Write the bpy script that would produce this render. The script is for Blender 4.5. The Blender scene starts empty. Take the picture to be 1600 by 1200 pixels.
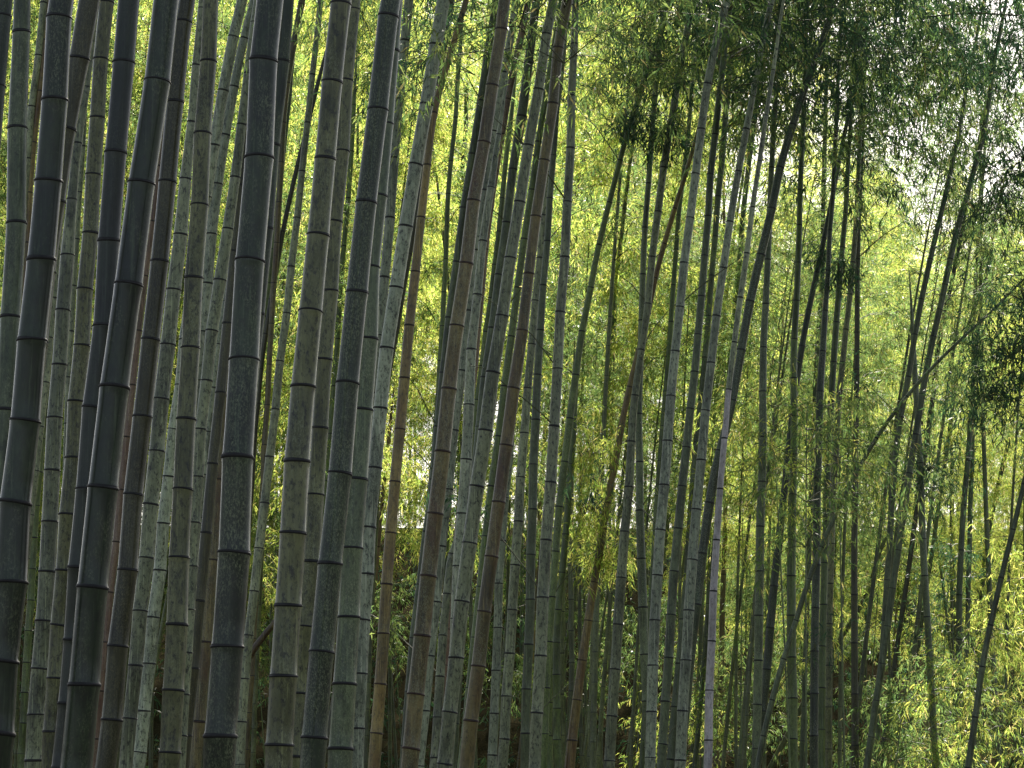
import bpy, math, random
import numpy as np
from mathutils import Vector, Matrix
random.seed(7); RNG = np.random.default_rng(11)

# ------------------------------------------------------------------ camera, sky, sun, exposure
S = bpy.context.scene
COL = S.collection
FPX = 4444.0; CZ = 1.6; PITCH = math.radians(10.0)
cd = bpy.data.cameras.new("camera"); cd.lens = 100.0; cd.sensor_width = 36.0
cd.clip_start = 0.1; cd.clip_end = 3000
cam = bpy.data.objects.new("camera", cd); COL.objects.link(cam)
cam.location = (0, 0, CZ); cam.rotation_euler = (math.radians(90) + PITCH, 0, 0)
S.camera = cam
SUN_EL = math.radians(39); SUN_AZ = math.radians(7)       # azimuth to the right of the view direction (+Y)
W = bpy.data.worlds.new("World"); S.world = W; W.use_nodes = True
wn = W.node_tree; bg = wn.nodes["Background"]
sky = wn.nodes.new("ShaderNodeTexSky"); sky.sky_type = 'NISHITA'; sky.sun_disc = False
sky.sun_elevation = SUN_EL; sky.sun_rotation = SUN_AZ
sky.dust_density = 3.0; sky.ozone_density = 0
hsv = wn.nodes.new('ShaderNodeHueSaturation'); hsv.inputs['Saturation'].default_value = .62
wn.links.new(sky.outputs[0], hsv.inputs['Color']); wn.links.new(hsv.outputs[0], bg.inputs[0]); bg.inputs[1].default_value = 0.05
sl = bpy.data.lights.new("sun", 'SUN'); sl.energy = 5.0; sl.angle = math.radians(0.6); sl.color = (1.0, 0.93, 0.80)
sun = bpy.data.objects.new("sun", sl); COL.objects.link(sun)
sd = Vector((math.sin(SUN_AZ) * math.cos(SUN_EL), math.cos(SUN_AZ) * math.cos(SUN_EL), math.sin(SUN_EL)))
sun.rotation_euler = sd.to_track_quat('Z', 'Y').to_euler()
S.view_settings.view_transform = 'Standard'; S.view_settings.look = 'None'
S.view_settings.exposure = 1.76; S.view_settings.gamma = 1.0
S.cycles.max_bounces = 7; S.cycles.diffuse_bounces = 4; S.cycles.transmission_bounces = 5

# ------------------------------------------------------------------ projection of a traced image point on a standing plane
cp, sp = math.cos(PITCH), math.sin(PITCH)
def ray(x, y):
    a = (x - 800) / FPX; b = (600 - y) / FPX
    return np.array([a, cp - b * sp, sp + b * cp])
def at(x, y, d, s=0.0):
    """world point seen at photo pixel (x, y) on the plane Y = d + s*(Z-3), and its depth along the view axis"""
    r = ray(x, y); t = (d + s * (CZ - 3)) / (r[1] - s * r[2])
    return np.array([0, 0, CZ]) + r * t, t

# ------------------------------------------------------------------ materials
def N(nt, t, **k):
    n = nt.nodes.new(t)
    for a, v in k.items(): setattr(n, a, v)
    return n
def mixc(nt, fac, a, b, mode='MIX'):
    m = N(nt, 'ShaderNodeMix', data_type='RGBA', blend_type=mode)
    for sock, v in ((0, fac), (6, a), (7, b)):
        if hasattr(v, 'links'): nt.links.new(v, m.inputs[sock])
        else: m.inputs[sock].default_value = v if sock == 0 else (*v, 1)
    return m.outputs[2]
def ramp(nt, v, p0, p1):
    m = N(nt, 'ShaderNodeMapRange'); m.inputs[1].default_value = p0; m.inputs[2].default_value = p1
    nt.links.new(v, m.inputs[0]); return m.outputs[0]
def noise(nt, vec, scale, detail=4, rough=.6):
    n = N(nt, 'ShaderNodeTexNoise'); n.inputs['Scale'].default_value = scale
    n.inputs['Detail'].default_value = detail; n.inputs['Roughness'].default_value = rough
    nt.links.new(vec, n.inputs['Vector']); return n.outputs['Fac']
def culm_mat(name, c1, c2, lichen=(.30, .32, .24), lich=.5, dark=.5, rough=.34, stain=None):
    if 'lilac' not in name: c1, c2, lichen = [(v[0] * .98, v[1] * 1.05, v[2] * .78) for v in (c1, c2, lichen)]
    m = bpy.data.materials.new(name); m.use_nodes = True; nt = m.node_tree
    bs = nt.nodes['Principled BSDF']; tc = N(nt, 'ShaderNodeTexCoord'); oi = N(nt, 'ShaderNodeObjectInfo')
    off = N(nt, 'ShaderNodeVectorMath', operation='MULTIPLY_ADD')
    cx = N(nt, 'ShaderNodeCombineXYZ')
    for i in range(3): nt.links.new(oi.outputs['Random'], cx.inputs[i])
    nt.links.new(cx.outputs[0], off.inputs[0]); off.inputs[1].default_value = (37, 53, 71)
    nt.links.new(tc.outputs['Object'], off.inputs[2])
    mp = N(nt, 'ShaderNodeMapping'); mp.inputs['Scale'].default_value = (1, 1, .33); nt.links.new(off.outputs[0], mp.inputs[0])
    v1 = off.outputs[0]; v2 = mp.outputs[0]
    mp3 = N(nt, 'ShaderNodeMapping'); mp3.inputs['Scale'].default_value = (1, 1, .5); nt.links.new(v1, mp3.inputs[0]); v3 = mp3.outputs[0]
    at_ = N(nt, 'ShaderNodeAttribute', attribute_name='seg'); an = N(nt, 'ShaderNodeAttribute', attribute_name='near')
    base = mixc(nt, ramp(nt, noise(nt, v2, 14, 6, .7), .38, .62), c1, c2)
    base = mixc(nt, ramp(nt, at_.outputs['Fac'], 0, 1.6), base, tuple(x * .55 for x in c1))
    if stain: base = mixc(nt, ramp(nt, noise(nt, v2, 3.2, 3), .47, .60), base, stain)
    base = mixc(nt, ramp(nt, noise(nt, v2, 3.6, 5, .65), .50, .60), base, tuple(x * .52 for x in c1))
    st = N(nt, 'ShaderNodeMapping'); st.inputs['Scale'].default_value = (70, 70, 1.6); nt.links.new(v1, st.inputs[0])
    base = mixc(nt, ramp(nt, noise(nt, st.outputs[0], 1, 3, .6), .56, .74), base, tuple(min(.6, x * 1.25 + .01) for x in c2))
    pn = N(nt, 'ShaderNodeMath', operation='MULTIPLY_ADD'); nt.links.new(oi.outputs['Random'], pn.inputs[0]); pn.inputs[1].default_value = .16
    pa = N(nt, 'ShaderNodeMath', operation='SUBTRACT'); nt.links.new(noise(nt, v2, 6, 5, .75), pa.inputs[0]); pa.inputs[1].default_value = .08
    nt.links.new(pa.outputs[0], pn.inputs[2])
    # lichen freckles and dark mildew
    l = N(nt, 'ShaderNodeMath', operation='MULTIPLY'); l.inputs[1].default_value = min(1, lich * 1.35)
    l0 = N(nt, 'ShaderNodeMath', operation='MULTIPLY')
    nt.links.new(ramp(nt, noise(nt, v3, 150, 4, .8), .47, .62), l0.inputs[0]); nt.links.new(ramp(nt, pn.outputs[0], .42, .60), l0.inputs[1])
    nt.links.new(l0.outputs[0], l.inputs[0]); base = mixc(nt, l.outputs[0], base, lichen)
    dk = N(nt, 'ShaderNodeMath', operation='MULTIPLY'); dk.inputs[1].default_value = min(1, dark * 1.15)
    nt.links.new(ramp(nt, noise(nt, v3, 40, 5, .8), .50, .62), dk.inputs[0]); base = mixc(nt, dk.outputs[0], base, (.018, .020, .018))
    # waxy bloom just under every node
    bl = N(nt, 'ShaderNodeMath', operation='MULTIPLY'); bl.inputs[1].default_value = .12
    nt.links.new(an.outputs['Fac'], bl.inputs[0]); base = mixc(nt, bl.outputs[0], base, tuple(min(.5, x * 2.1 + .07) for x in c2))
    hs = N(nt, 'ShaderNodeHueSaturation'); nt.links.new(base, hs.inputs['Color'])
    mr = N(nt, 'ShaderNodeMapRange'); mr.inputs[3].default_value = .82; mr.inputs[4].default_value = 1.22
    nt.links.new(oi.outputs['Random'], mr.inputs[0]); nt.links.new(mr.outputs[0], hs.inputs['Value'])
    nt.links.new(hs.outputs[0], bs.inputs['Base Color'])
    rr = N(nt, 'ShaderNodeMapRange'); rr.inputs[3].default_value = rough - .08; rr.inputs[4].default_value = rough + .25
    nt.links.new(noise(nt, v1, 40, 3), rr.inputs[0]); nt.links.new(rr.outputs[0], bs.inputs['Roughness']); bs.inputs['Coat Weight'].default_value = .35; bs.inputs['Coat Roughness'].default_value = .11; bs.inputs['Specular IOR Level'].default_value = .32
    bp = N(nt, 'ShaderNodeBump'); bp.inputs['Strength'].default_value = .25; bp.inputs['Distance'].default_value = .004
    nt.links.new(noise(nt, v2, 60, 4), bp.inputs['Height']); nt.links.new(bp.outputs[0], bs.inputs['Normal'])
    return m
MAT = {
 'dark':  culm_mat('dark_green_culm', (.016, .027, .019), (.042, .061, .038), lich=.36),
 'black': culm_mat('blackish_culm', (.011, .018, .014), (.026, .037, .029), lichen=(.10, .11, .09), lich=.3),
 'green': culm_mat('mid_green_culm', (.070, .094, .060), (.160, .190, .125), lich=.5),
 'olive': culm_mat('olive_culm', (.105, .108, .058), (.215, .212, .118), lich=.5, dark=.75),
 'grey':  culm_mat('grey_green_culm', (.180, .200, .150), (.370, .390, .300), lichen=(.32, .33, .27), lich=.5, dark=.8),
 'blue':  culm_mat('blue_grey_culm', (.230, .262, .240), (.450, .480, .440), lichen=(.36, .38, .35), lich=.5, dark=.75),
 'brown': culm_mat('dark_brown_culm', (.032, .031, .019), (.060, .056, .034), lichen=(.16, .15, .11), lich=.4),
 'tan':   culm_mat('tan_culm', (.230, .155, .062), (.370, .255, .105), lich=.3, stain=(.150, .085, .038)),
 'rust':  culm_mat('rusty_brown_culm', (.115, .084, .040), (.210, .155, .076), lich=.35, stain=(.085, .048, .024)),
 'pink':  culm_mat('reddish_culm', (.170, .085, .080), (.260, .160, .150), lichen=(.40, .36, .34), lich=.4, dark=.3),
 'lilac': culm_mat('pale_lilac_culm', (.46, .42, .42), (.62, .57, .58), lichen=(.36, .36, .30), lich=.5, dark=.45, rough=.35),
 'leafy': culm_mat('young_green_culm', (.085, .125, .040), (.150, .195, .070), lich=.3, dark=.5),
 'back':  culm_mat('far_olive_culm', (.090, .105, .055), (.165, .180, .100), lich=.3, dark=.5),  # olive base colour of the far culms
}
def simple(name, c, rough=.7):
    m = bpy.data.materials.new(name); m.use_nodes = True; b = m.node_tree.nodes['Principled BSDF']
    nt = m.node_tree; tc = N(nt, 'ShaderNodeTexCoord')
    nt.links.new(mixc(nt, ramp(nt, noise(nt, tc.outputs['Object'], 30, 4), .35, .65), c, tuple(x * 1.9 + .004 for x in c)), b.inputs['Base Color'])
    b.inputs['Roughness'].default_value = rough; return m
NODE = simple('dark_node_ring', (.009, .009, .009)); NODEB = simple('brown_node_ring', (.030, .016, .010))
TWIG = simple('twig_bark', (.050, .055, .025)); TWIGD = simple('dry_twig', (.14, .11, .07))
def leaf_mat(name, cols, trans, tcol):
    m = bpy.data.materials.new(name); m.use_nodes = True; nt = m.node_tree
    for n in list(nt.nodes): nt.nodes.remove(n)
    out = N(nt, 'ShaderNodeOutputMaterial'); a = N(nt, 'ShaderNodeAttribute', attribute_name='rnd')
    def cr(cs):
        r = N(nt, 'ShaderNodeValToRGB'); e = r.color_ramp.elements
        while len(e) < len(cs): e.new(.5)
        for i, c in enumerate(cs): e[i].position = i / (len(cs) - 1) if i < len(cs) - 1 else 1; e[i].color = (*c, 1)
        nt.links.new(a.outputs['Fac'], r.inputs[0]); return r.outputs[0]
    df = N(nt, 'ShaderNodeBsdfPrincipled'); df.inputs['Roughness'].default_value = .5; df.inputs['Specular IOR Level'].default_value = .22; nt.links.new(cr(cols), df.inputs['Base Color'])
    tr = N(nt, 'ShaderNodeBsdfTranslucent'); nt.links.new(cr(tcol), tr.inputs[0])
    mx = N(nt, 'ShaderNodeMixShader'); mx.inputs[0].default_value = trans
    nt.links.new(df.outputs[0], mx.inputs[1]); nt.links.new(tr.outputs[0], mx.inputs[2]); nt.links.new(mx.outputs[0], out.inputs[0])
    return m
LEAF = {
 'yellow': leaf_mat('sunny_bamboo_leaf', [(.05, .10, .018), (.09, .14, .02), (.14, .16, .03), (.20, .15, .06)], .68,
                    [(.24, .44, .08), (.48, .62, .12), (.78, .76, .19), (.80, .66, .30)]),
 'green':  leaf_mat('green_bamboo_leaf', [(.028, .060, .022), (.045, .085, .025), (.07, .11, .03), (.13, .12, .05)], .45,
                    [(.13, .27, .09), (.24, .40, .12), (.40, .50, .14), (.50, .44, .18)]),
 'deep':   leaf_mat('shade_toned_bamboo_leaf', [(.016, .036, .024), (.026, .052, .030), (.038, .066, .032), (.06, .07, .03)], .30,
                    [(.04, .12, .07), (.07, .17, .08), (.12, .23, .08), (.20, .22, .09)]),  # foliage shade is put into this leaf's low reflectance and translucency
}

# ------------------------------------------------------------------ mesh builders
def link(o, parent=None):
    COL.objects.link(o)
    if parent: o.parent = parent
    return o
def mesh_obj(name, V, F, mat, parent=None, smooth=True, attrs=None):
    me = bpy.data.meshes.new(name); V = np.asarray(V, dtype=np.float32); F = np.asarray(F, dtype=np.int32)
    me.vertices.add(len(V)); me.vertices.foreach_set('co', V.ravel())
    me.loops.add(F.size); me.loops.foreach_set('vertex_index', F.ravel())
    k = F.shape[1]; me.polygons.add(len(F)); me.polygons.foreach_set('loop_start', np.arange(len(F), dtype=np.int32) * k)
    me.update(calc_edges=True)
    if smooth: me.polygons.foreach_set('use_smooth', np.ones(len(F), dtype=bool))
    for nme, dom, arr in (attrs or []):
        a = me.attributes.new(nme, 'FLOAT', dom); a.data.foreach_set('value', np.asarray(arr, dtype=np.float32))
    me.materials.append(mat)
    return link(bpy.data.objects.new(name, me), parent)
def tube(P, R, n):
    """rings of n vertices along the points P (m,3) with radii R"""
    P = np.asarray(P, float); R = np.asarray(R, float); m = len(P)
    T = np.gradient(P, axis=0); T /= np.linalg.norm(T, axis=1)[:, None] + 1e-9
    ref = np.where(np.abs(T[:, 2:3]) > .9, np.array([[1., 0, 0]]), np.array([[0, 0, 1.]]))
    A = np.cross(T, ref); A /= np.linalg.norm(A, axis=1)[:, None]; B = np.cross(T, A)
    th = np.arange(n) * 2 * math.pi / n
    V = P[:, None, :] + R[:, None, None] * (np.cos(th)[None, :, None] * A[:, None, :] + np.sin(th)[None, :, None] * B[:, None, :])
    i = np.arange(m - 1)[:, None] * n; j = np.arange(n)[None, :]; j2 = (j + 1) % n
    F = np.stack([i + j, i + j2, i + n + j2, i + n + j], -1).reshape(-1, 4)
    return V.reshape(-1, 3), F
def thing(name, label, cat, loc, group=None):
    o = bpy.data.objects.new(name, None); o.empty_display_size = .2; COL.objects.link(o); o.location = loc
    o['label'] = label; o['category'] = cat
    if group: o['group'] = group
    return o
def culm_body(P, R, nodes_t, kind, parent, n, base, upper=None):
    """P(t), R(t): callables over arc parameter; nodes_t: sorted parameters of the nodes, bottom to top"""
    ts, rs, near, seg = [], [], [], []
    for k in range(len(nodes_t) - 1):
        a, b = nodes_t[k], nodes_t[k + 1]; g = random.random()
        for f, s, w in ((.0, 1.035, .15), (.020, 1.015, .35), (.05, .985, .15), (.3, .975, 0), (.7, .98, .0), (.90, .99, .25), (.975, 1.015, .9)):
            ts.append(a + (b - a) * f); rs.append(s); near.append(w); seg.append(g)
    ts = np.array(ts); PP = P(ts) - np.array(base); RR = R(ts) * np.array(rs)
    V, F = tube(PP, RR, n)
    o = mesh_obj('culm', V, F, MAT[kind], parent, attrs=[('near', 'POINT', np.repeat(near, n)), ('seg', 'POINT', np.repeat(seg, n))])
    o.data.materials.append(NODE); band = np.arange(len(ts) - 1) % 7 == 0; band[0] = False
    mi = band.astype(np.int32)
    if upper:                              # an older or younger-looking upper stretch of the same culm
        o.data.materials.append(MAT[upper[0]]); mi[(ts[:-1] > upper[1]) & (mi == 0)] = 2
    o.data.polygons.foreach_set('material_index', np.repeat(mi, n).astype(np.int32))
    return o
def node_ring(c, tdir, r, parent, base, n, mat, thick):
    pr = ((-1.5, .99), (-1.15, 1.04), (-.4, 1.085), (.45, 1.08), (1.15, 1.04), (1.5, .99))
    P = [np.array(c) - base + tdir * thick * a for a, _ in pr]
    V, F = tube(P, [r * b for _, b in pr], n)
    return mesh_obj('node', V, F, mat, parent)

def rand_unit(k):
    v = RNG.normal(size=(k, 3)); return v / np.linalg.norm(v, axis=1)[:, None]
def leaves(P, D, nl=7, L=.11, wd=.016, tl=.22, droop=.55, spread=.75):
    """fans of narrow leaves on twigs starting at P (k,3) with directions D"""
    Vs = []; k = len(P)
    for i in range(nl):
        b = P + D * (tl * (i + .5) / nl) + RNG.normal(size=(k, 3)) * .012
        d = D * .55 + rand_unit(k) * spread + np.array([0, 0, -droop]); d /= np.linalg.norm(d, axis=1)[:, None]
        s = np.cross(d, rand_unit(k)); s /= np.linalg.norm(s, axis=1)[:, None] + 1e-9
        l = L * RNG.uniform(.65, 1.25, (k, 1)); w = wd * RNG.uniform(.7, 1.2, (k, 1)); nrm = np.cross(d, s)
        q = np.stack([b, b + d * l * .36 + s * w * .5 + nrm * l * .03, b + d * l - np.array([0, 0, 1]) * l * .14, b + d * l * .36 - s * w * .5 + nrm * l * .03], 1)
        Vs.append(q)
    return np.concatenate(Vs).reshape(-1, 3)
def foliage_obj(V, mat, parent, name='foliage'):
    m = len(V) // 4; r = np.clip(RNG.normal(.40, .2, m), 0, 1); r[RNG.random(m) < .04] = 1
    return mesh_obj(name, V, np.arange(4 * m).reshape(-1, 4), mat, parent, smooth=False, attrs=[('rnd', 'FACE', r)])
def merge(L):
    V = []; F = []; o = 0
    for v, f in L: V.append(v); F.append(f + o); o += len(v)
    return np.concatenate(V), np.concatenate(F)

# ------------------------------------------------------------------ setting: ground
def fbm(x, y):
    return (np.sin(x * .11 + y * .07 + 1) * .5 + np.sin(x * .23 - y * .19 + 4) * .25 + np.sin(x * .71 + y * .53) * .08)
gx = np.concatenate([np.linspace(-1500, -80, 12), np.linspace(-70, 70, 71), np.linspace(80, 1500, 12)])
gy = np.concatenate([np.linspace(-300, -10, 8), np.linspace(-5, 130, 70), np.linspace(140, 2000, 14)])
X, Y = np.meshgrid(gx, gy); rise = np.clip((Y - 52) / 75, 0, 1); rise = rise * rise * (3 - 2 * rise)
Z = np.minimum(fbm(X, Y) * .18 * np.clip((Y - 3) / 20, 0, 1), .15) - .05 + rise * 17  # far slope added as a dark backing that shuts out low sky light
V = np.stack([X, Y, Z], -1).reshape(-1, 3); nx = len(gx)
F = np.array([[r * nx + c, r * nx + c + 1, (r + 1) * nx + c + 1, (r + 1) * nx + c] for r in range(len(gy) - 1) for c in range(nx - 1)])
gm = bpy.data.materials.new('leaf_litter'); gm.use_nodes = True; nt = gm.node_tree; tc = N(nt, 'ShaderNodeTexCoord')
c = mixc(nt, ramp(nt, noise(nt, tc.outputs['Object'], .9, 6, .7), .38, .62), (.010, .010, .006), (.026, .023, .014))
c = mixc(nt, ramp(nt, noise(nt, tc.outputs['Object'], 22, 5, .7), .5, .6), c, (.06, .05, .028))
nt.links.new(c, nt.nodes['Principled BSDF'].inputs['Base Color']); nt.nodes['Principled BSDF'].inputs['Roughness'].default_value = 1; nt.nodes['Principled BSDF'].inputs['Specular IOR Level'].default_value = .0
g = mesh_obj('ground', V, F, gm); g['kind'] = 'structure'
def ground_z(x, y):
    r = min(max((y - 52) / 75, 0), 1); r = r * r * (3 - 2 * r)
    return float(min(fbm(x, y) * .18 * min(max((y - 3) / 20, 0), 1), .15) - .05 + r * 17)

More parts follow.
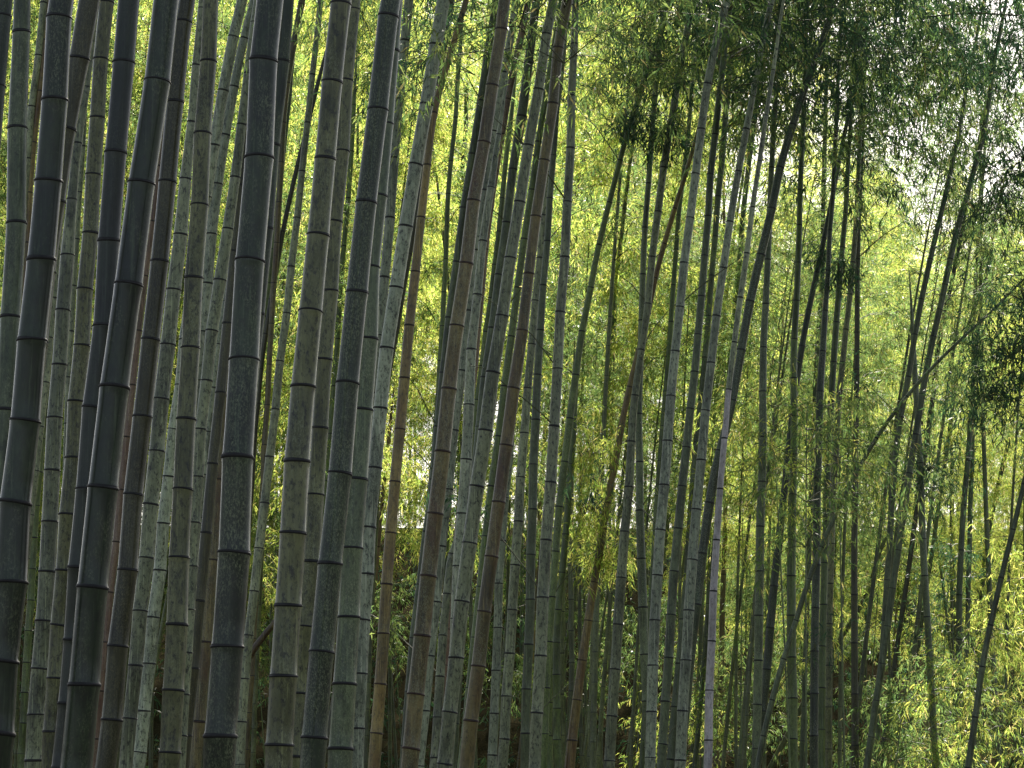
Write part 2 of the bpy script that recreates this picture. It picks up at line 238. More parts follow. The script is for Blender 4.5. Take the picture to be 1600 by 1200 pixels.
G = ('thick dark culms in the left foreground', 'mid-distance culms crowding the centre', 'slender culms seen between the thicker ones', 'slender culms in front of the leafy right side')
TABLE = [
# kind, points x,y ; widths y:w ; nodes y ; label ; group index ; options
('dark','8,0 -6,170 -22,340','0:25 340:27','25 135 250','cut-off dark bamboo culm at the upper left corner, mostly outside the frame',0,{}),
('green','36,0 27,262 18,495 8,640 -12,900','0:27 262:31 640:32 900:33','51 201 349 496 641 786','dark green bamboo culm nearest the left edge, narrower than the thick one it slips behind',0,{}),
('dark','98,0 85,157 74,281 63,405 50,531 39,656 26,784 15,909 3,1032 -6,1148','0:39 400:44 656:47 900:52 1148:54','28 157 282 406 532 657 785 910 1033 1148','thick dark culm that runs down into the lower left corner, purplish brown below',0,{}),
('brown','139,0 122,92 103,202 87,310 73,420 60,540','0:34 310:30','92 202 315 425','brownish dark culm leaning down behind the thick corner culm at the top left',0,{}),
('grey','122,60 96,312 77,528 63,667 52,760','60:13 760:15','166 240 312 390 466 528 598 667','slender pale culm hugging the right edge of the thick lower left corner culm',2,{}),
('grey','69,0 60,87 50,167 42,260 36,340','0:11 340:12','5 87 167 248','slender light grey culm at the top, left of the thick corner culm',2,{}),
('tan','73,20 62,143 52,223 47,302 42,380 34,520','20:11 520:12','63 143 223 302 380','slender yellowish culm just left of the thick lower left corner culm in its upper part',2,{}),
('leafy','88,480 79,560 72,632 66,685 60,738 57,790 54,840 51,889 45,986 38,1082 33,1200','480:12 1200:12','577 632 685 738 790 840 889 938 986 1035 1082 1130','slender bright yellow-green culm low at the left, beside the thick corner culm',2,{}),
('grey','133,150 120,224 113,312 105,399 99,485 92,570 86,653 82,735 78,815 74,893 70,970 61,1045 56,1117 52,1188','150:12 312:16 399:22 570:24 815:26 1188:28','224 312 399 485 570 653 735 815 893 970 1045 1117 1188','mottled olive grey culm rising just right of the thick lower left corner culm',1,{}),
('grey','150,60 134,135 130,229 124,301 120,374 115,447 111,518 107,590 104,680 98,850 86,1000 76,1200','60:9 1200:10','135 229 301 374 447 518 590 662','very thin pale culm showing in a gap left of the tan mottled culm',2,{}),
('olive','167,0 152,184 140,364 127,540 112,715 99,891 92,977 84,1100 78,1200','0:23 364:25 891:27 1200:28','4 93 184 273 364 452 540 627 715 804 891 977 1060 1143','tan mottled culm with many close nodes, directly left of the blue-black culm',0,{}),
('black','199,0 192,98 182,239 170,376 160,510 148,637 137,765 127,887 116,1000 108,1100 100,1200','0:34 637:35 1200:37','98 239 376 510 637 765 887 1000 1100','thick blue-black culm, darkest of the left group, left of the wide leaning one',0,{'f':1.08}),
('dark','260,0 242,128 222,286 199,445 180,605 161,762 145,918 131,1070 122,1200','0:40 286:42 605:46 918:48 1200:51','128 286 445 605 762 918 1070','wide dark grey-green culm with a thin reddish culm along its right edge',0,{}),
('pink','282,0 258,176 249,260 237,346 227,432 216,517 207,602 198,683 189,766 181,847 172,926 165,1004 157,1080 150,1155 146,1200','0:11 1200:13','89 176 260 346 432 517 602 683 766 847 926 1004 1080 1155','thin reddish culm squeezed between the wide dark culm and the brown-black culm',2,{}),
('brown','293,0 288,34 272,160 261,285 248,409 236,531 222,651 209,773 197,891 185,1010 174,1125 165,1200','0:26 285:28 651:30 1125:33','34 160 285 409 531 651 773 891 1010 1125','brown-black blotched culm just right of the thin reddish culm',0,{}),
('grey','316,0 307,102 299,191 290,280 282,367 272,453 262,539 253,624 245,705 236,788 228,872 219,955 211,1040 204,1123 196,1200','0:12 191:14 367:22 624:25 1200:22','102 191 280 367 453 539 624 705 788 872 955 1040 1123','grey-green culm between the brown-black culm and the straight olive culm, with dark mildew',1,{}),
('olive','330,0 324,96 317,209 312,321 305,434 299,544 291,655 286,765 280,870 277,976 271,1079 265,1180','0:24 209:27 434:29 765:31 976:34 1180:34','96 209 321 434 544 655 765 871 976 1079 1180','upright tan-olive culm with strong black nodes, in the middle of the left group',0,{}),
('blue','378,0 366,58 349,142 335,227 322,300 306,400 288,540 280,610 272,671 264,745 249,891 233,1037 218,1181','0:17 300:18 671:18 818:20 1181:21','58 142 227 308 386 460 531 602 671 745 818 891 965 1037 1111 1181','pale blue-grey culm crossing behind the upright olive culm to show at its lower left',1,{}),
('olive','250,880 243,965 237,1040 229,1110 221,1200','880:11 1200:13','900 965 1045 1111','thin olive culm low down, left of the foot of the upright olive culm',2,{}),
('blue','397,0 380,60 366,136 352,211 339,288 330,366 318,500 308,640 298,800 290,1000 282,1200','0:12 288:18 1200:18','60 136 211 288 366 443 519 595 671 745','light blue-grey culm just right of the upright olive culm in its upper half',1,{'f':1.1}),
('grey','402,0 387,115 378,195 367,277 356,358 344,438 332,517 321,595 314,671 309,745 304,817 300,885 296,953 288,1080 281,1200','0:12 277:16 438:20 671:18 1200:18','115 195 277 358 438 517 595 671 745 817 885 953 1020 1085 1150','light grey culm lining the left side of the yellow gap beside the thickest culm',1,{}),
('blue','358,440 341,538 333,606 325,675 319,742 312,809 303,920 296,1050 290,1200','440:10 1200:11','471 538 606 675 742 809 876','thin bluish culm left of the dark brown one beside the thickest culm',2,{}),
('brown','392,100 375,290 366,393 356,506 344,614 333,725 322,833 312,939 300,1045 291,1149 286,1200','100:15 614:17 1200:19','290 393 506 614 725 833 939 1045 1149','dark brown culm with a bright left edge, half hidden behind the thickest culm',1,{}),
('rust','362,520 352,620 342,750 332,876 321,1004 310,1128 304,1200','520:14 876:17 1200:21','620 750 876 1004 1128','brownish culm touching the lower left side of the thickest culm',1,{}),
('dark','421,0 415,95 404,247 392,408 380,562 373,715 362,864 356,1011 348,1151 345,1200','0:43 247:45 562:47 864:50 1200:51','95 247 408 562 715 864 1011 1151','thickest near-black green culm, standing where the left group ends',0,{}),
('dark','448,0 440,97 427,227 414,358 401,491 388,640 376,800','0:24 800:24','97 227 358 491','dark culm tucked against the right side of the thickest culm at the top',0,{}),
('rust','472,0 459,67 446,150 437,290 430,420 424,520','0:11 520:9','7 67 130 192','faint brownish thin culm in the leafy gap at the top, right of the thickest culm',2,{}),
('leafy','452,150 440,270 431,340 427,390 420,443 412,520 402,640','150:8 640:9','215 280 340 390 443 495','thin green culm in the gap right of the thickest culm',2,{}),
('brown','497,130 480,200 462,270 452,315 432,414 425,468 414,522 408,577 402,631 396,700 388,830','130:7 830:10','200 260 315 362 414 468 522 577 631 690','thin dark culm crossing the gap between the thickest culm and the pale white-edged one',2,{}),
('grey','501,0 497,41 488,117 481,192 472,268 464,341 455,417 448,490 437,565 430,640 422,714 413,786 405,857 397,924 389,993 382,1061 378,1128 375,1200','0:9 192:10 417:12 714:14 1200:16','41 117 192 268 341 417 490 565 640 714 786 857 924 993 1061 1128','pale slim culm with a bright left edge in the gap right of the thickest culm',1,{}),
('olive','535,0 519,129 509,248 495,368 486,487 475,604 466,721 457,833 450,946 442,1057 437,1165','0:32 248:33 487:37 721:40 1165:44','7 129 248 368 487 604 721 833 946 1057 1165','thick olive green culm, first thick one right of the leafy gap',0,{}),
('olive','553,0 543,126 534,237 524,346 516,455 508,562 500,669 494,773 486,877 478,979 470,1084 463,1187','0:22 455:24 669:26 1187:29','126 237 346 455 562 669 773 877 979 1084 1187','brown-olive culm between the thick olive culm and the near-black one on its right',0,{}),
('dark','609,20 590,172 574,317 558,457 545,599 530,740 516,881 503,1019 491,1153 488,1200','20:32 317:33 599:36 881:38 1200:41','26 172 317 457 599 740 881 1019 1153','thick very dark culm in the middle of the left half, browner towards the bottom',0,{}),
('leafy','552,180 545,300 533,430 527,530 522,604 515,680','180:8 680:9','237 310 385 455 530 604','thin yellowish culm on the left flank of the thick very dark culm',2,{'f':1.1}),
('green','617,0 610,80 600,194 591,307 581,418 575,530 567,640 559,749 551,857 543,964 537,1069 532,1171','0:26 418:28 640:31 860:33 964:35 1171:39','80 194 307 418 530 640 749 857 964 1069 1171','green culm pressed against the right side of the very dark culm',0,{}),
('blue','639,0 633,64 623,156 616,247 609,341 602,434 592,525 583,650 575,800 565,1000 556,1200','0:15 434:16 1200:18','64 156 247 341 434 525 615','blue-grey culm left of the bright gap at the top centre-left',1,{'f':1.12}),
('blue','693,0 682,71 665,164 652,257 634,354 619,450 604,544 594,638 585,731 577,824 572,900 568,969 563,1053 560,1138 557,1200','0:21 354:22 638:22 900:22 1200:22','71 164 257 354 450 544 638 731 824 897 969 1053 1138','grey-blue culm leaning steeply left of the orange-tan culm',1,{}),
('tan','728,0 706,76 677,177 668,258 658,340 649,425 640,509 632,591 625,671 617,753 611,833 604,913 599,990 594,1069 588,1146 584,1200','0:9 258:12 340:14 591:17 833:18 1200:20','22 76 177 258 340 425 509 591 671 753 833 913 990 1069 1146','orange-tan culm, narrow at the top, standing alone in front of the yellow-green gap',1,{}),
('brown','706,0 700,45 688,110 680,160 668,230','0:9 230:9','45 100 160','thin dark culm end at the top, touching the steep grey-blue culm',2,{}),
('pink','608,680 603,725 596,800 590,860 582,950 576,1050','680:6 1050:8','725 790 855 920','thin pinkish culm left of the lower orange-tan culm',2,{}),
('leafy','719,80 716,120 712,184 705,252 700,300 697,405 694,457 691,510 688,564 684,617 681,668 675,740','80:7 405:8 740:9','130 184 252 303 354 405 457 510 564 617 668','slender green culm rising in the middle of the yellow-green gap at the centre-left',2,{}),
('leafy','733,90 730,130 727,210 724,250 720,330 716,430','90:7 430:7','140 195 250 305','slender dark culm at the top, between the slender green one and the brown-stained culm',2,{}),
('rust','788,0 783,46 769,134 756,223 741,314 728,412 713,510 701,608 691,706 680,803 669,899 660,993 651,1085 642,1172','0:19 314:21 608:24 899:26 1172:28','46 134 223 314 412 510 608 706 803 900 993 1085 1172','brown-stained culm, the thickest brown one near the centre, reddish in its lower half',0,{}),
('green','775,0 763,76 751,158 738,241 725,326 712,420 701,497 692,583 684,667 677,750 665,831 654,914 640,1050 630,1200','0:12 326:13 500:12 831:10 1200:12','76 158 241 326 410 497 583 667 750 831 914','thin green culm shadowing the left side of the brown-stained culm',2,{}),
('blue','806,0 804,21 788,114 772,206 758,298 745,392 733,486 721,580 710,673 700,765 690,854 681,941 673,1025 663,1111 655,1200','0:11 114:13 392:14 673:15 1200:16','21 114 206 298 392 486 580 673 765 854 941 1025 1111','pale blue culm running along the right side of the brown-stained culm',1,{}),
('pink','826,0 818,40 805,97 784,210 774,268 765,329 757,400 750,480','0:11 480:11','30 97 155 210 268 329 390','reddish brown thin culm at the top centre',2,{}),
('blue','768,290 754,377 746,461 737,546 733,633 729,718 722,803 716,885 712,1000 706,1100 700,1200','290:12 461:14 633:17 803:18 1200:18','377 461 546 633 718 803 885','milky blue culm in the centre, between the pale blue one and a mottled grey one',1,{}),
('grey','722,830 708,860 698,928 692,993 688,1057 684,1121 680,1184','830:13 928:13 1184:16','866 928 993 1057 1121 1184','grey culm low down, right beside the foot of the brown-stained culm',1,{}),
('green','838,0 836,18 826,99 815,182 801,265 791,348 780,430 768,513 757,590 747,680 738,800','0:13 182:16 265:14 800:12','18 99 182 265 348 430 513 590','narrow grey-green culm left of the mottled grey centre culm, near the top',1,{}),
('grey','865,0 855,54 841,140 826,228 812,316 797,404 784,494 770,582 759,673 746,760 734,849 722,940 712,1028 704,1113 695,1196','0:15 228:17 494:20 673:23 1196:24','54 140 228 316 404 494 582 673 760 849 940 1028 1113 1196','mottled grey centre culm leaning right, left of the culm with the black streak',0,{}),
('rust','887,0 874,75 864,162 851,251 838,339 826,428 815,517 804,607 791,696 779,785 768,870 757,956 747,1041 736,1126 729,1200','0:17 428:17 607:20 956:22 1200:24','75 162 251 339 428 517 607 696 785 870 956 1041 1126','dark brown centre culm with a long blackish streak in its upper half',0,{}),
('leafy','862,90 853,147 842,222 831,297 819,374 809,450 799,526 789,604 779,682 768,760 757,850 748,940','90:9 297:11 526:12 940:12','147 222 297 374 450 526 604 682 760','slender olive green culm between the mottled grey culm and the black-streaked one',2,{}),
('leafy','797,200 790,250 783,330 774,414 766,466 759,519 753,572 746,625 738,690','200:8 690:9','310 362 414 466 519 572 625','slender yellow-green culm left of the mottled grey centre culm',2,{}),
('grey','900,0 897,69 893,150 891,232 887,316 882,402 877,488 871,577 866,666 860,754 854,844 848,934 844,1025 839,1114 836,1200','0:10 150:13 402:15 666:17 934:19 1200:19','69 150 232 316 402 488 577 666 754 844 934 1025 1114','straight dark grey culm, tallest clear one right of the black-streaked culm',0,{}),
('grey','875,130 862,230 850,337 843,403 837,470 830,538 825,607 819,677 814,746 809,815 805,883 800,953 797,1021 791,1088 788,1155 784,1200','130:9 403:11 607:13 815:15 1200:17','270 337 403 470 538 607 677 746 815 883 953 1021 1088 1155','light grey culm with even close nodes, just right of the black-streaked culm low down',1,{}),
('green','868,200 859,310 855,377 849,446 844,516 840,586 836,656 834,726 832,796 830,867 828,937 827,1007 823,1077 820,1200','200:9 446:11 656:14 937:15 1200:15','310 377 446 516 586 656 726 796 867 937 1007 1077 1146','grey-green culm standing between the light grey one and the straight dark grey one',1,{}),
('blue','797,700 784,845 780,912 777,981 775,1048 772,1115 770,1182','700:12 1182:15','845 912 981 1048 1115 1182','blue-grey culm visible low down, right of the foot of the black-streaked culm',1,{}),
('leafy','1015,100 1000,147 982,197 969,251 952,317 936,383 922,450 910,518 899,586 891,654 882,722 874,792 868,862 863,933 858,1003 853,1075 849,1200','100:8 317:9 654:12 933:12 1200:13','251 317 383 450 518 586 654 722 792 862 933 1003 1075','dark green slanting culm, bare against the bright leaves right of the straight dark grey culm',1,{'leaf':[(988,190,.28,90,'deep')]}),
('tan','880,300 871,422 863,502 862,562 855,640 851,670 849,726 844,784 842,843 838,900','300:5 500:6 900:8','350 422 502 562 640 726 784 843','thin tan culm left of the straight dark grey culm',2,{'f':1.15}),
('rust','926,130 922,147 914,210 906,273 896,330 890,420','130:4 420:5','147 210 273 330','very thin reddish stem at the top, right of the straight dark grey culm',2,{}),
('leafy','895,690 888,780 885,835 878,895 872,953 870,1004 870,1107 872,1200','690:10 1200:13','780 835 895 953 1004 1054 1107 1156','yellow-green culm low down, right of the straight dark grey culm',2,{}),
('leafy','872,850 864,960 861,1045 859,1098 860,1200','850:8 1200:10','990 1045 1098 1150','short-noded green culm peeping out low, touching the straight dark grey culm',2,{'f':1.1}),
('back','895,660 892,780 892,860 892,937 893,986 893,1080 894,1200','660:8 1200:9','780 832 884 937 986 1036 1080','dim green culm low down, between the yellow-green culm and the slanting tan one',2,{}),
('back','884,760 881,850 879,956 878,1021 880,1200','760:7 1200:7','890 956 1021 1085','very thin dim culm low down, just left of the dim green one',2,{}),
('tan','1100,170 1086,223 1071,274 1054,326 1038,381 1023,435 1012,490 1000,547 982,605 972,666 960,725 949,786 939,848 928,910 919,970 910,1032 901,1094 894,1157 890,1200','170:6 326:8 605:10 848:12 1032:14 1200:17','274 326 381 435 490 547 605 666 725 786 848 910 970 1032 1094 1157','long slanting tan-brown culm that crosses behind the green ones right of centre',1,{'leaf':[(925,710,.45,170,'yellow'),(925,800,.5,200,'yellow'),(945,870,.4,150,'yellow')]}),
('green','1043,0 1037,26 1029,79 1024,151 1018,215 1013,287 1008,356 1004,429 1003,501 1000,574 998,647 999,722 1000,798 1002,873 1005,949 1007,1023 1011,1096 1014,1168 1015,1200','0:8 287:9 501:10 722:12 949:15 1200:15','26 79 151 215 287 356 429 501 574 647 722 798 873 949 1023 1096 1168','slender culm that stands upright and bends slightly left in the middle of the right half',1,{'leaf':[(1015,80,.35,60,'green')]}),
('grey','1082,0 1071,62 1058,131 1048,196 1036,262 1028,331 1019,402 1012,475 1003,547 991,618 987,690 983,761 977,831 970,903 966,976 961,1046 956,1119 952,1200','0:10 262:12 547:11 690:13 903:16 1200:18','62 131 196 262 331 402 475 547 618 690 761 831 903 976 1046 1119 1189','mottled grey culm crossing the upright bending one, wider at the bottom left of it',1,{'leaf':[(1042,215,.30,110,'deep')]}),
('leafy','1085,80 1073,236 1063,312 1056,390 1048,503 1044,558 1040,612 1033,700 1025,800 1020,900','80:6 390:8 900:9','236 290 337 390 446 503 558 612','thin green culm left of the blue-grey bowed culm',2,{}),
('blue','1136,0 1132,13 1119,60 1105,131 1095,202 1087,272 1078,341 1070,411 1062,480 1055,549 1047,619 1043,689 1038,758 1032,828 1027,899 1023,969 1020,1040 1018,1112 1016,1200','0:12 272:13 549:14 689:16 969:17 1200:17','13 60 131 202 272 341 411 480 549 619 689 758 828 899 969 1040 1112','blue-grey culm with smooth bow, right of the upright bending one',1,{}),
('green','1142,0 1126,130 1117,210 1111,273 1105,338 1101,400 1096,463 1091,523 1085,581 1079,639 1072,699 1066,760 1060,826 1053,893 1048,961 1044,1028 1040,1096 1035,1163 1033,1200','0:9 273:11 523:12 760:14 961:15 1200:15','150 210 273 338 400 463 523 581 639 699 760 826 893 961 1028 1096 1163','dark grey-green culm between the blue-grey bowed culm and a bluish freckled one',1,{}),
('green','1152,0 1140,110 1128,247 1122,307 1117,370 1112,431 1107,494 1101,559 1095,625 1088,692 1081,780 1075,880 1068,960 1062,1040 1055,1105 1047,1200','0:8 247:10 625:9 1040:13 1200:15','247 307 370 431 494 559 625 692 760 830 900 968 1037 1105 1187','narrow green culm partly hidden behind the bluish freckled culm left of the lilac one',2,{'f':1.1}),
('blue','1207,0 1199,30 1184,105 1166,202 1153,268 1141,347 1130,419 1120,494 1111,567 1103,642 1095,719 1088,796 1081,875 1077,954 1071,1032 1067,1111 1063,1189','0:9 268:11 494:13 719:15 954:17 1189:18','105 202 268 347 419 494 567 642 719 796 875 954 1032 1111 1189','bluish freckled culm left of the pale lilac culm',1,{}),
('lilac','1197,184 1185,262 1176,324 1167,396 1157,465 1147,535 1138,609 1132,685 1124,764 1120,844 1115,924 1112,1002 1108,1079 1107,1157 1106,1200','184:7 396:9 609:9 764:10 924:12 1200:14','324 396 465 535 609 685 764 844 924 1002 1079 1157','pale lilac-white culm, the lightest of all low down right of centre, grey-green higher up',1,{'f':.66,'upper':('grey',609)}),
('green','1195,60 1180,190 1168,265 1161,341 1157,394 1151,449 1145,520 1138,600','60:7 394:9 600:8','210 265 341 394 449 505','thin green culm beside the upper part of the pale lilac culm',2,{'f':1.1}),
('tan','1130,160 1131,300 1132,460 1132,518 1131,568 1130,618 1131,700 1133,784 1133,839 1130,898 1129,957 1128,1018 1125,1078 1124,1137 1120,1200','160:4 460:5 784:7 957:9 1200:11','340 400 460 518 568 618 670 726 784 839 898 957 1018 1078 1137','thin yellow-tan culm directly right of the pale lilac culm low down',1,{'leaf':[(1155,735,.30,160,'yellow'),(1160,840,.45,180,'yellow')]}),
('dark','1295,30 1285,66 1259,131 1246,171 1219,262 1206,326 1189,398 1172,471 1158,547 1145,626 1133,680 1120,720 1109,786 1098,865 1088,945 1078,1030 1070,1120','30:10 262:13 471:14 626:13 786:15 1120:15','131 195 262 326 398 471 547 626 705 786 865 945','dark culm slanting from upper right to behind the pale lilac culm',1,{}),
('green','1216,60 1213,131 1209,197 1205,262 1200,406 1196,475 1193,543 1192,612 1192,683 1190,753 1188,823 1187,893 1186,962 1185,1032 1183,1101 1181,1200','60:7 406:10 612:12 893:14 1200:14','131 197 262 335 406 475 543 612 683 753 823 893 962 1032 1101','straight green culm with a bright left edge, first one right of the pale lilac culm',1,{}),
('leafy','1258,100 1256,171 1250,300 1247,411 1244,470 1240,591 1241,700 1238,773 1236,900 1236,962 1238,1091 1240,1200','100:7 300:9 591:11 773:13 962:15 1200:16','230 297 352 411 470 530 591 650 710 773 836 900 962 1027 1091 1155','vertical green culm, second to the right of the pale lilac culm',1,{}),
('dark','1332,150 1322,197 1309,262 1299,318 1288,372 1276,426 1263,485 1253,541 1244,603 1235,663 1231,726 1223,789 1216,852 1209,916 1204,981 1198,1046 1192,1111 1184,1176','150:6 318:8 541:10 789:12 1046:14 1176:14','262 318 372 426 485 541 603 663 726 789 852 916 981 1046 1111 1176','dark culm from upper right that passes left of the second vertical green culm',1,{'leaf':[(1285,395,.22,50,'deep')]}),
('green','1290,180 1286,326 1285,426 1281,484 1276,560 1272,640 1268,740 1264,860','180:7 860:8','270 326 375 426 484 540','thin culm just left of the white-edged dark one, right of the bending dark culm',2,{}),
('dark','1306,200 1300,330 1293,423 1290,486 1285,549 1281,612 1280,679 1277,748 1276,816 1276,883 1274,950 1273,1018 1272,1084 1272,1200','200:7 423:8 612:12 950:13 1200:14','300 360 423 486 549 612 679 748 816 883 950 1018 1084 1150','white-edged dark straight culm near the leaning pole in the right half',1,{'leaf':[(1311,425,.2,50,'deep')]}),
('leafy','1325,250 1322,333 1316,387 1311,444 1307,504 1302,566 1298,640 1294,720 1290,850 1285,1000 1283,1200','250:7 504:10 1200:12','333 387 444 504 566 628 690 752 815 880 945 1010 1075','light green culm right of the white-edged dark one',2,{}),
('olive','1343,200 1340,308 1335,380 1328,460 1322,515 1316,566 1307,673 1302,780 1298,880 1296,1000 1294,1200','200:7 515:9 1200:11','308 360 410 460 515 566 613 673 730 790 850 912 975 1040','olive culm at the left rim of the big yellow-green leaf mass on the right',2,{}),
('brown','1347,230 1345,280 1340,405 1339,578 1337,700 1335,850 1335,1005 1336,1200','230:6 405:8 1005:11 1200:12','330 405 465 520 578 640 700 770 850 930 1005 1085','brownish straight culm in front of the yellow-green leaf mass on the right',2,{}),
('green','1510,140 1500,197 1487,262 1466,352 1453,405 1440,468 1429,523 1419,589 1414,616 1406,652 1398,720 1390,850','140:6 405:9 850:10','262 308 352 405 468 523 589 652','dark slanting culm nearest the yellow-green leaf mass, left of a pair of slanting dark ones',3,{}),
('green','1550,120 1540,197 1524,262 1500,339 1484,405 1469,484 1458,526 1450,562 1441,616 1431,679 1416,770 1402,870','120:7 405:10 870:11','262 300 339 405 445 484 526 562 616 679 740 800','longer culm of the slanting dark pair in the sky gap on the right',3,{}),
('green','1428,560 1433,650 1440,784 1444,900 1449,964 1453,1042 1458,1121 1462,1200','560:9 784:11 1200:11','600 665 724 784 842 900 964 1042 1121','upright dark culm behind the dark leaf cluster low on the right',3,{'leaf':[(1452,735,.6,150,'deep')]}),
('dark','1668,-40 1660,200 1645,500 1632,800 1622,1200','-40:12 1200:14','0 90 180 270','bamboo past the right edge whose thin branch arches over the upper right',3,{'arch':1,'leaf':[(1580,560,.55,230,'deep'),(1600,470,.5,180,'deep'),(1550,625,.5,130,'deep'),(1545,330,.6,120,'deep'),(1600,250,.7,220,'deep')]}),
('brown','1524,250 1508,326 1495,405 1477,484 1466,536 1458,620','250:6 620:8','326 365 405 445 484','thin brown culm pressed to the right of the vertical-footed dark culm',3,{}),
('brown','1466,400 1460,444 1452,536 1446,600','400:4 600:4','444 490','hair-thin dark stem between two dark slanting culms at the right',3,{}),
('green','1534,300 1529,379 1524,430 1522,484 1520,549 1521,640 1517,760','300:6 760:8','379 430 484 549 600','thin upright culm in the sky gap near the right edge',3,{}),
('green','1553,350 1547,405 1532,457 1516,497 1503,549 1492,610 1480,700','350:6 700:7','405 457 497 549','thin slanting culm near the right edge, crossing the upright thin one',3,{}),
('green','1548,488 1540,497 1495,534 1463,565 1432,600 1408,629 1382,663 1364,689 1337,742 1311,789 1295,826 1280,862 1261,910 1248,960 1227,1020 1206,1095 1193,1147 1184,1197','488:4 600:6 742:7 1020:9 1197:10','565 620 685 742 786 855 905 970 1030 1094 1150','black pole-like culm leaning strongly from lower left to upper right across the right half',3,{'f':.6}),
('green','1606,560 1595,616 1579,679 1568,715 1561,757 1547,810 1540,862 1532,940 1526,1040 1520,1200','560:6 862:8 1200:9','616 662 715 757 810 862 940 1040','thin dark slanting culm near the right edge, left of the bottom right leaning one',3,{}),
('green','1625,640 1600,757 1584,823 1574,862 1563,910 1547,977 1534,1042 1524,1121 1513,1197','640:7 862:9 1197:11','757 828 903 977 1042 1121','dark leaning culm at the bottom right, closest to the right edge',3,{'f':.65}),
('green','1525,560 1518,640 1512,720 1505,800 1500,900 1498,1040 1497,1200','560:8 1200:11','600 660 720 790 860 930 1000','dim vertical culm behind leaves near the right edge',3,{}),
('tan','1410,820 1403,924 1393,1042 1386,1200','820:3 1200:4','870 924 980 1042','hair-thin pale stem low in the right half',3,{}),
('back','1375,860 1353,932 1321,985 1290,1032 1262,1085 1230,1150','860:7 1150:9','932 985 1032 1085','dead dark culm leaning to the right, low behind the leaning black pole',3,{}),
('rust','446,950 430,973 410,995 392,1022 374,1050','950:9 1050:12','973 1022','short broken brown culm leaning low in the gap left of the thick olive culm',2,{'f':.98}),
]
